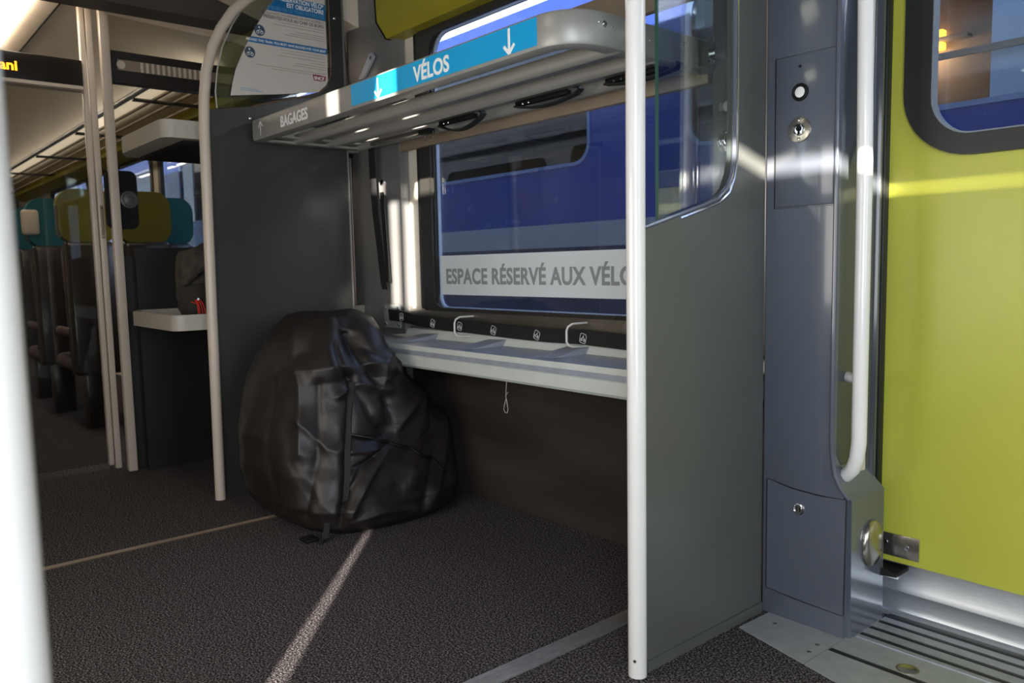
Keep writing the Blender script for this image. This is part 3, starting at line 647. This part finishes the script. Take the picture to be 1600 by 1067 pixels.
# handrail on the pillar
hr = thing('door_handrail', (-.95, 1.98, .42), 'white handrail with curved foot beside the green door', 'handrail')
HX = -.955
MB().tube([(-1.008, 2.008, .422), (-.994, 2.002, .432), (-.975, 1.993, .452), (-.962, 1.985, .482), (HX, 1.98, .525), (HX, 1.98, 1.2), (HX-.012, 1.98, 2.0), (HX-.018, 1.98, 2.37)], .0188, 20).build('rail', WHITEP, hr)
MB().tube([(HX, 1.98, .688), (-.985, 2.0, .688), (-1.01, 2.02, .688)], [.0135, .0135, .0145], 14).build('standoff', WHITEP, hr)

# ------------------------------------------------------------------ door leaf, step and threshold
dr = thing('door_1', (-.2, 2.18, .16), None, None); dr['kind'] = 'structure'; dr['label'] = 'lime green exit door leaf'
DY = 2.18; DH = rrect(-.90, .55, 1.27, 2.1, .13, 8)
MB().plate([(-.99, .16), (1.15, .16), (1.15, 2.45), (-1.02, 2.45), (-1.005, 1.0)], [DH], 1, DY, .04).build('door_leaf', GREEN, dr)
MB().plate(rrect(-.945, .6, 1.248, 2.15, .17, 10), [rrect(-.878, .53, 1.300, 2.09, .10, 10)], 1, DY-.018, .03).build('door_window_rubber', RUBBER, dr)
MB().plate(rrect(-.90, .55, 1.28, 2.10, .11, 10), [rrect(-.874, .525, 1.304, 2.085, .10, 10)], 1, DY-.014, .03).build('door_window_seal', pm('grey inner seal', (120, 126, 132), .3), dr)
MB().plate(rrect(-.90, .55, 1.28, 2.1, .1), [], 1, DY+.025, .006).build('door_pane', GLASS, dr)
MB().box((-1.03, DY-.025, .16), (-.984, DY+.03, 2.45), .004).build('door_edge_seal', RUBBER, dr)
kp = MB().box((-1.0, DY-.006, .177), (-.878, DY-.0005, .240), .001).build('latch_plate', STEEL, dr)
for x in (-.968, -.91): MB().lathe((x, DY-.006, .213 if x < -.95 else .208), (0, -1, 0), [(.0065, 0), (.0065, .001), (.002, .0015)], 16).build('plate_rivet', CHROME, kp)
jl = MB().prism([(DY-.0, .0), (DY+.25, .0), (DY+.25, 2.6), (DY-.0, 2.6)], 0, 1.15, 1.2); struct(jl, 'door_jamb_trim', RUBBER, 'black door jamb at the right')
stp = MB().prism([(2.187, 0), (2.188, .012), (2.198, .016), (2.204, .03), (2.204, .058), (2.198, .072), (2.201, .085), (2.213, .115), (2.214, .175), (2.30, .175), (2.30, -.05), (2.187, -.05)], 0, -1.0, 1.2)
tag(stp.build('step_riser', ALU), 'bright aluminium step riser under the green door', 'step')
tag(MB().box((-.985, 2.206, .100), (-.945, 2.2125, .140)).build('warning_sticker', WHITES), 'small white sticker on the step riser beside the pillar', 'sticker')
lt = thing('door_latch', (-.96, 2.17, .15), 'black door latch bracket below the steel plate', 'latch')
MB().box((-.985, 2.13, .135), (-.915, 2.205, .148), .002).build('latch_arm', BLACK, lt)
MB().prism([(-.985, .150), (-.962, .152), (-.915, .143), (-.915, .136), (-.985, .128)], 1, 2.128, 2.134).build('latch_lip', RUBBER, lt)
MB().prism([(2.10, .12), (2.13, .135), (2.13, .10), (2.12, .108), (2.115, .095)], 0, -.986, -.978).build('latch_spring', STEEL, lt)
# threshold plates
def lx(x): return 1.812+(x+1.193)*(-.252)
cp = MB(); cp.prism([(-1.195, 1.812), (-.975, lx(-.975)), (-.970, 1.965), (-1.19, 1.965)], 2, 0.0005, .004)
cpo = cp.build('corner_plate', PLATE); tag(cpo, 'plain aluminium corner plate at the foot of the grey pillar', 'plate')
for x, y in ((-1.14, 1.90), (-1.0, 1.87), (-.995, 1.82)): MB().lathe((x, y, .004), (0, 0, 1), [(.006, 0), (.006, .0005), (.003, .001)], 14).build('screw', STEEL, cpo)
th = thing('threshold_plate', (-.3, 1.95, 0), 'grooved aluminium threshold plate before the green door', 'plate')
tp = MB(); tp.prism([(-.972, lx(-.972)), (1.2, lx(1.2)), (1.2, 2.186), (-.955, 2.186), (-.968, 1.965)], 2, .0005, .004); tp.build('tread', PLATE, th)
for y, w_ in ((1.872, .016), (2.015, .015), (2.068, .015), (2.120, .014), (2.172, .028)):
    x0 = -.955 if y > 1.96 else -.967
    MB().box((x0, y-w_/2, .0035), (1.2, y+w_/2, .0052), .0005).build('grip_strip', RUBBER, th)
MB().box((-.955, 1.985, .0035), (1.2, 1.992, .0065), .001).build('raised_rib', SHELFB, th)
ins = MB().lathe((-.79, 1.912, .004), (0, 0, 1), [(.026, 0), (.026, .0015), (.018, .002), (.016, .0008), (.008, .0012), (.004, .0005)], 28).build('screw_cover', STEEL, th)
# floor trim strips
for n_, pts, lbl in (('trim_3', [(-1.475, YB), (-1.415, YB), (-1.415, 2.07), (-1.475, 2.07)], 'ribbed aluminium strip across the carpet by the white pole'),
                     ('trim_4', [(-3.055, YB), (-3.02, YB), (-3.02, 1.5), (-3.055, 1.5)], 'thin ribbed metal strip in front of the saloon')):
    s_ = struct(MB().prism(pts, 2, .0005, .004), n_, STRIPG if n_ == 'trim_3' else BRONZE, lbl)
    for k in (.3, .45, .6, .75):
        xx = pts[0][0]+(pts[1][0]-pts[0][0])*k
        MB().box((xx-.0012, pts[0][1], .004), (xx+.0012, pts[2][1], .0055)).build('rib', STRIPG if n_ == 'trim_3' else TANP, s_)

# ------------------------------------------------------------------ glazed saloon partition, door posts, luggage shelves
gp = thing('saloon_partition', (-4.3, 1.3, 0), 'glass partition with dark header and striped band before the saloon', 'partition')
MB().plate([(1.12, 1.0), (2.085, 1.0), (2.085, 2.2), (1.12, 2.25)], [], 0, -4.31, .008).build('glass_pane', SALOONG, gp)
MB().box((-4.32, 1.12, 0), (-4.28, 2.085, 1.08)).build('lower_panel', VOID, gp)
MB().box((-4.33, 1.11, 1.925), (-4.27, 2.085, 2.075)).build('header', pm('dark brown header', (44, 38, 35), .4), gp)
MB().box((-4.269, 1.15, 1.985), (-4.267, 2.07, 2.035)).build('tan_band', TANP, gp)
for k in range(12): MB().box((-4.2665, 1.255+k*.026, 1.986), (-4.2655, 1.268+k*.026, 2.034)).build('stripe', CREAMP, gp)
MB().lathe((-4.266, 1.165, 2.01), (1, 0, 0), [(.02, 0), (.02, .001), (.012, .001)], 16).build('round_dot', CREAMP, gp)
bm_ = MB().box((-4.06, YB, 2.19), (-3.9, 2.08, 2.33)); struct(bm_, 'ceiling_beam_trim', CEILD, 'dark ceiling beam before the saloon')
po1 = thing('door_post', (-4.27, 1.09, 0), 'narrow cream post on the right edge of the sliding saloon door', 'post')
MB().box((-4.29, 1.075, 0), (-4.25, 1.117, 2.33), .006).build('post_body', CREAMP, po1)
po2 = thing('door_post', (-4.40, 1.04, 0), 'wide cream edge post of the sliding saloon door with a small latch', 'post')
pb = MB(); pb.box((-4.42, 1.017, 0.02), (-4.38, 1.040, 2.33), .004); pb.box((-4.42, 1.044, 0.0), (-4.37, 1.072, 2.33), .004); pb.build('post_body', CREAMP, po2)
lt2 = MB().box((-4.368, 1.05, 1.17), (-4.362, 1.064, 1.335), .003).build('latch_recess', TANP, po2)
for z in (1.185, 1.32): MB().lathe((-4.362, 1.057, z), (1, 0, 0), [(.004, 0), (.004, .002)], 8).build('latch_screw', STEEL, lt2)
sd = thing('sliding_door', (-4.42, .5, 0), 'sliding glass saloon door left of the cream posts', 'door')
MB().plate([(YB+.02, .03), (1.018, .03), (1.018, 1.90), (YB+.02, 1.90)], [], 0, -4.41, .006).build('glass_pane', SALOONG, sd)
hb = thing('header_box', (-4.4, .4, 1.9), 'dark header box over the saloon door with orange display text', 'display')
MB().box((-4.45, YB, 1.905), (-4.37, 1.015, 2.03), .004).build('housing', pm('black display housing', (30, 25, 23), .35), hb)
MB().box((-4.46, YB, 1.890), (-4.365, 1.015, 1.906)).build('lower_trim', CREAMP, hb)
text('ani', 'display_text', (-4.3688, .668, 1.945), (0, 1, 0), (0, 0, 1), .062, LEDO, hb, bold=.02, squeeze=1.05)
bt2 = thing('door_button_plate', (-4.26, 1.16, 1.35), 'black rounded plate with a grey round button behind the cream posts', 'button')
MB().plate(rrect(1.06, 1.205, 1.215, 1.50, .035), [], 0, -4.305, .03).build('plate', BLACK, bt2)
MB().lathe((-4.275, 1.165, 1.36), (1, 0, 0), [(.042, 0), (.042, .004), (.034, .006), (.03, .003), (.02, .003), (.014, .006)], 28).build('push_button', pm('grey button', (84, 80, 80), .4), bt2)
def tray(zb, h, label, name='luggage_shelf'):
    t = thing(name, (-3.8, 1.6, zb), label, 'shelf', 'luggage shelves behind the left screen')
    o_ = [(-4.22, 1.15), (-4.1, 1.10)] + [(-3.53+.05*math.sin(a)-.05+.03, 1.10+.05-.05*math.cos(a)) for a in [k*PI/2/6 for k in range(7)]] + [(-3.50, 2.08), (-4.22, 2.08)]
    m = MB(); i_ = [(x+(.018 if x < -3.9 else -.018), y+(.018 if y < 1.5 else -.018)) for x, y in o_]
    n = len(o_); V = [(x, y, zb) for x, y in o_]+[(x, y, zb+h) for x, y in o_]+[(x, y, zb+h) for x, y in i_]+[(x, y, zb+.02) for x, y in i_]
    Fc = []
    for k in range(n):
        k2 = (k+1) % n; Fc += [[k, k2, n+k2, n+k], [n+k, n+k2, 2*n+k2, 2*n+k], [2*n+k, 2*n+k2, 3*n+k2, 3*n+k]]
    Fc += [list(range(n))[::-1], list(range(3*n, 4*n))]
    m._add(V, Fc); m.build('shelf_tray', pm('cream grey tray', (176, 170, 158), .4), t)
    return t
t1 = tray(.745, .068, 'lower cream luggage shelf holding the camouflage backpack')
t2 = tray(1.56, .075, 'empty upper cream luggage shelf beside the curved pole')
MB().box((-4.18, 1.2, 1.545), (-3.55, 2.05, 1.5598)).build('shelf_underside', BLACK, t2)
wp = MB().box((-4.24, 1.16, 0), (-4.22, 2.08, 1.12)); tag(wp.build('luggage_side_panel', VOID), 'dark side panel of the luggage shelves', 'panel')
# backpack
bk = thing('backpack', (-3.72, 1.35, .77), 'dark camouflage backpack with red cords on the lower shelf', 'backpack')
def lump(p, d): return p*(1+.10*noise.noise(d*2.2+Vector((3, 1, 2)))+.05*noise.noise(d*6))
def sq(p, d, r):
    m_ = max(abs(d.x), abs(d.y), abs(d.z)); return p*(1/(m_**.55))
MB().ell((-3.70, 1.36, .955), (.13, .17, .165), 32, 22, lambda p, d: lump(sq(p, d, 1), d)).build('pack_body', CAMO, bk)
MB().ell((-3.63, 1.27, .87), (.07, .10, .085), 24, 16, lambda p, d: lump(sq(p, d, 1), d)).build('front_pocket', pm('dark pocket fabric', (40, 36, 32), .9, var=.3, scale=20), bk)
MB().ribbon([(-3.60, 1.20, .95), (-3.545, 1.24, 1.0), (-3.54, 1.30, 1.05), (-3.58, 1.36, 1.10)], (0, .6, .8), .05, .008, (1, 0, 0)).build('shoulder_strap', WEB, bk)
MB().lathe((-3.545, 1.222, .878), (1, -.3, 0), [(.005, 0), (.005, .006)], 10).build('metal_toggle', CHROME, bk)
for dy, dz in ((0, 0), (.010, .004), (.020, -.003), (-.006, .006)):
    MB().tube([(-3.55, 1.215+dy*.8, .875), (-3.54, 1.222+dy, .85), (-3.535, 1.225+dy*1.3, .80+dz), (-3.54, 1.23+dy, .778)], .0022, 6).build('red_cord', RED, bk)
MB().tube([(-3.545, 1.19, .868), (-3.54, 1.205, .860), (-3.54, 1.222, .868)], .0022, 6).build('red_cord', RED, bk)

# ------------------------------------------------------------------ saloon: seats, racks, light
def seat(x, y, w_, fab, label, grp='saloon seats'):
    t = thing('train_seat', (x, y, 0), label, 'seat', grp)
    m = MB().box((x-.05, y+.01, .36), (x+.06, y+w_-.01, 1.20), .03, 3)
    for v in m.b.verts: v.co.x -= (v.co.z-.4)*.10; v.co.y = y+w_/2+(v.co.y-y-w_/2)*(1 if v.co.z < 1.0 else .92)
    m.build('back_shell', SHELL, t)
    m = MB().box((x-.115, y+.02, .42), (x-.052, y+w_-.02, 1.18), .03, 3)
    for v in m.b.verts: v.co.x -= (v.co.z-.4)*.10
    m.build('backrest', SEATF, t)
    n_ = 10; m = MB(); hp = rrect(y, y+w_, 1.19, 1.53, [.10, .10, .10, .10], 6)
    m.plate(hp, [], 0, x-.16, .09); m.build('headrest', fab, t)
    MB().plate(rrect(y-.004, y+.06, 1.23, 1.44, .02), [], 0, x-.14, .05).build('headrest_wing', pm('grey headrest wing', (96, 94, 100), .4), t)
    MB().box((x-.55, y+.02, .37), (x-.06, y+w_-.02, .47), .04, 3).build('seat_cushion', SEATF, t)
    MB().box((x-.20, y+.10, 0), (x-.08, y+w_-.10, .37), .01).build('pedestal', SHELL, t)
    for yy in (y+.002, ):
        a = MB().box((x-.40, yy, .60), (x-.05, yy+.048, .66), .022, 3); a.build('armrest', SEATF, t)
    return t
SE = [(-5.55, 1.107, .335, LIME, 'aisle seat with lime headrest, nearest behind the cream posts'),
      (-5.55, 1.452, .335, LIME, 'window-side seat with lime headrest behind the black button plate'),
      (-6.35, 1.07, .335, TEAL, 'aisle seat with teal headrest left of the lime ones'),
      (-5.95, 1.80, .27, TEAL, 'seat with dark teal headrest beside the curved cream pole'),
      (-7.25, 1.12, .36, TEAL, 'small distant teal headrest seat, second row beyond the lime ones'),
      (-8.3, 1.0, .335, SKYB, 'seat with bright blue headrest far down the saloon')]
for a in SE:
    t_s = seat(*a)
    if a[0] == -6.35: MB().box((-6.46, 1.04, 1.27), (-6.40, 1.15, 1.45), .025, 3).build('grab_handle', CREAMP, t_s)
def orack(y0, y1, z, label):
    t = thing('overhead_rack', (-7, (y0+y1)/2, z), label, 'rack', 'overhead racks in the saloon')
    for k in range(5):
        y = y0+(y1-y0)*k/4; r = .018 if k == 0 else .010
        MB().tube([(-12, y, z-(.0 if k == 0 else .01)), (-4.55, y, z-(.0 if k == 0 else .01))], r, 12).build('rack_tube', ALU if k == 0 else TANP, t)
    for x in (-5.3, -6.8, -8.3, -9.8):
        MB().box((x-.015, y0, z-.035), (x+.015, y1+.03, z-.015), .003).build('rack_bracket', SHELL, t)
orack(1.50, 2.02, 2.08, 'tube luggage rack over the window-side saloon seats')
orack(-.42, .25, 2.08, 'tube luggage rack over the far aisle side of the saloon')
tag(MB().prism([(2.088, 1.97), (2.03, 1.975), (1.95, 2.03), (1.90, 2.0), (1.88, 2.03), (1.95, 2.06), (2.088, 2.02)], 0, -12.5, -4.35).build('green_cove_panel', OLIVE), 'olive green cove strip above the saloon windows', 'panel')
tag(MB().prism([(2.086, 2.11), (1.99, 2.135), (1.985, 2.125), (2.086, 2.05)], 0, -12.5, -4.35).build('green_upper_panel', OLIVE), 'olive green upper panel behind the saloon rack', 'panel')
tag(MB().box((-12, .765, 2.325), (-4.12, .865, 2.34)).build('ceiling_light', LAMPW), 'bright white strip light on the saloon ceiling', 'light')

# ------------------------------------------------------------------ outside
struct(MB().box((-40, 2.3, -1.3), (30, 14, -1.2)), 'ground', GROUND, 'dark ballast beside the coach')
tr = thing('railway_coach', (-4, 3.5, -1.2), 'deep blue railway coach with grey stripe on the next track', 'train')
TY = 3.5
W = [rrect(-6.6, -3.35, 1.59, 2.42, .13), rrect(-2.65, -.35, 1.59, 2.42, .13), rrect(.4, 3.0, 1.59, 2.42, .13), rrect(-10.6, -7.3, 1.59, 2.42, .13), rrect(-14.6, -11.3, 1.59, 2.42, .13)]
MB().plate([(-16, 1.247), (8, 1.247), (8, 2.62), (-16, 2.62)], W, 1, TY, .05).build('body_side', TRAINB, tr)
MB().box((-16, TY, 1.10), (8, TY+.05, 1.247)).build('grey_stripe', TRAING, tr)
MB().box((-16, TY+.001, -.9), (8, TY+.05, 1.10)).build('lower_side', TRAIND, tr)
MB().prism([(TY, 2.62), (TY+.05, 2.85), (TY+.25, 3.1), (TY+.7, 3.25), (TY+2.5, 3.3), (TY+2.5, 2.62)], 0, -16, 8).build('roof', TRAINR, tr)
for Wn in W:
    xs = [p_[0] for p_ in Wn]
    f = MB().plate([(min(max(x, min(xs)-.0)+(0), max(xs)), z) for x, z in Wn], [rrect(min(xs)+.022, max(xs)-.022, 1.612, 2.398, .11)], 1, TY-.006, .02).build('coach_window', pm('steel window seal', (96, 112, 148), .3, metal=.3), tr)
    MB().plate(rrect(min(xs)+.02, max(xs)-.02, 1.61, 2.40, .11), [], 1, TY+.018, .006).build('window_pane', NAVYG if max(xs) != -.35 else CLEARG, f)
MB().box((-2.9, TY+.5, .9), (-1.15, TY+.55, 2.6)).build('compartment_wall', BROWNI, tr)
MB().box((-1.22, TY+.06, 1.0), (.2, TY+.09, 2.6)).build('backing', PALEB, tr)  # plain pale blue sheet behind the right part of the coach pane
MB().box((-16, TY+1.2, .9), (8, TY+1.25, 2.6)).build('interior_wall', BROWNI, tr)
tl = MB().box((-1.70, TY+.44, 1.975), (-1.45, TY+.50, 1.995), .004).build('reading_light', BROWNI, tr)
MB().box((-1.69, TY+.455, 1.945), (-1.56, TY+.495, 1.974)).build('lamp_glow', LAMPO, tl)
MB().box((-1.69, TY+.455, 1.996), (-1.56, TY+.495, 2.03)).build('lamp_glow', LAMPO, tl)
MB().box((-2.6, TY+.02+.01, 1.80), (-.36, TY+.05, 1.825)).build('grab_bar', TANP, tr)
pl_ = bpy.data.lights.new('coach_reading_lamp', 'POINT'); pl_.energy = 2.5; pl_.color = (1, .62, .3); pl_.shadow_soft_size = .05
po_ = bpy.data.objects.new('coach_reading_lamp', pl_); COL.objects.link(po_); po_.location = (-1.62, TY+.40, 1.93)
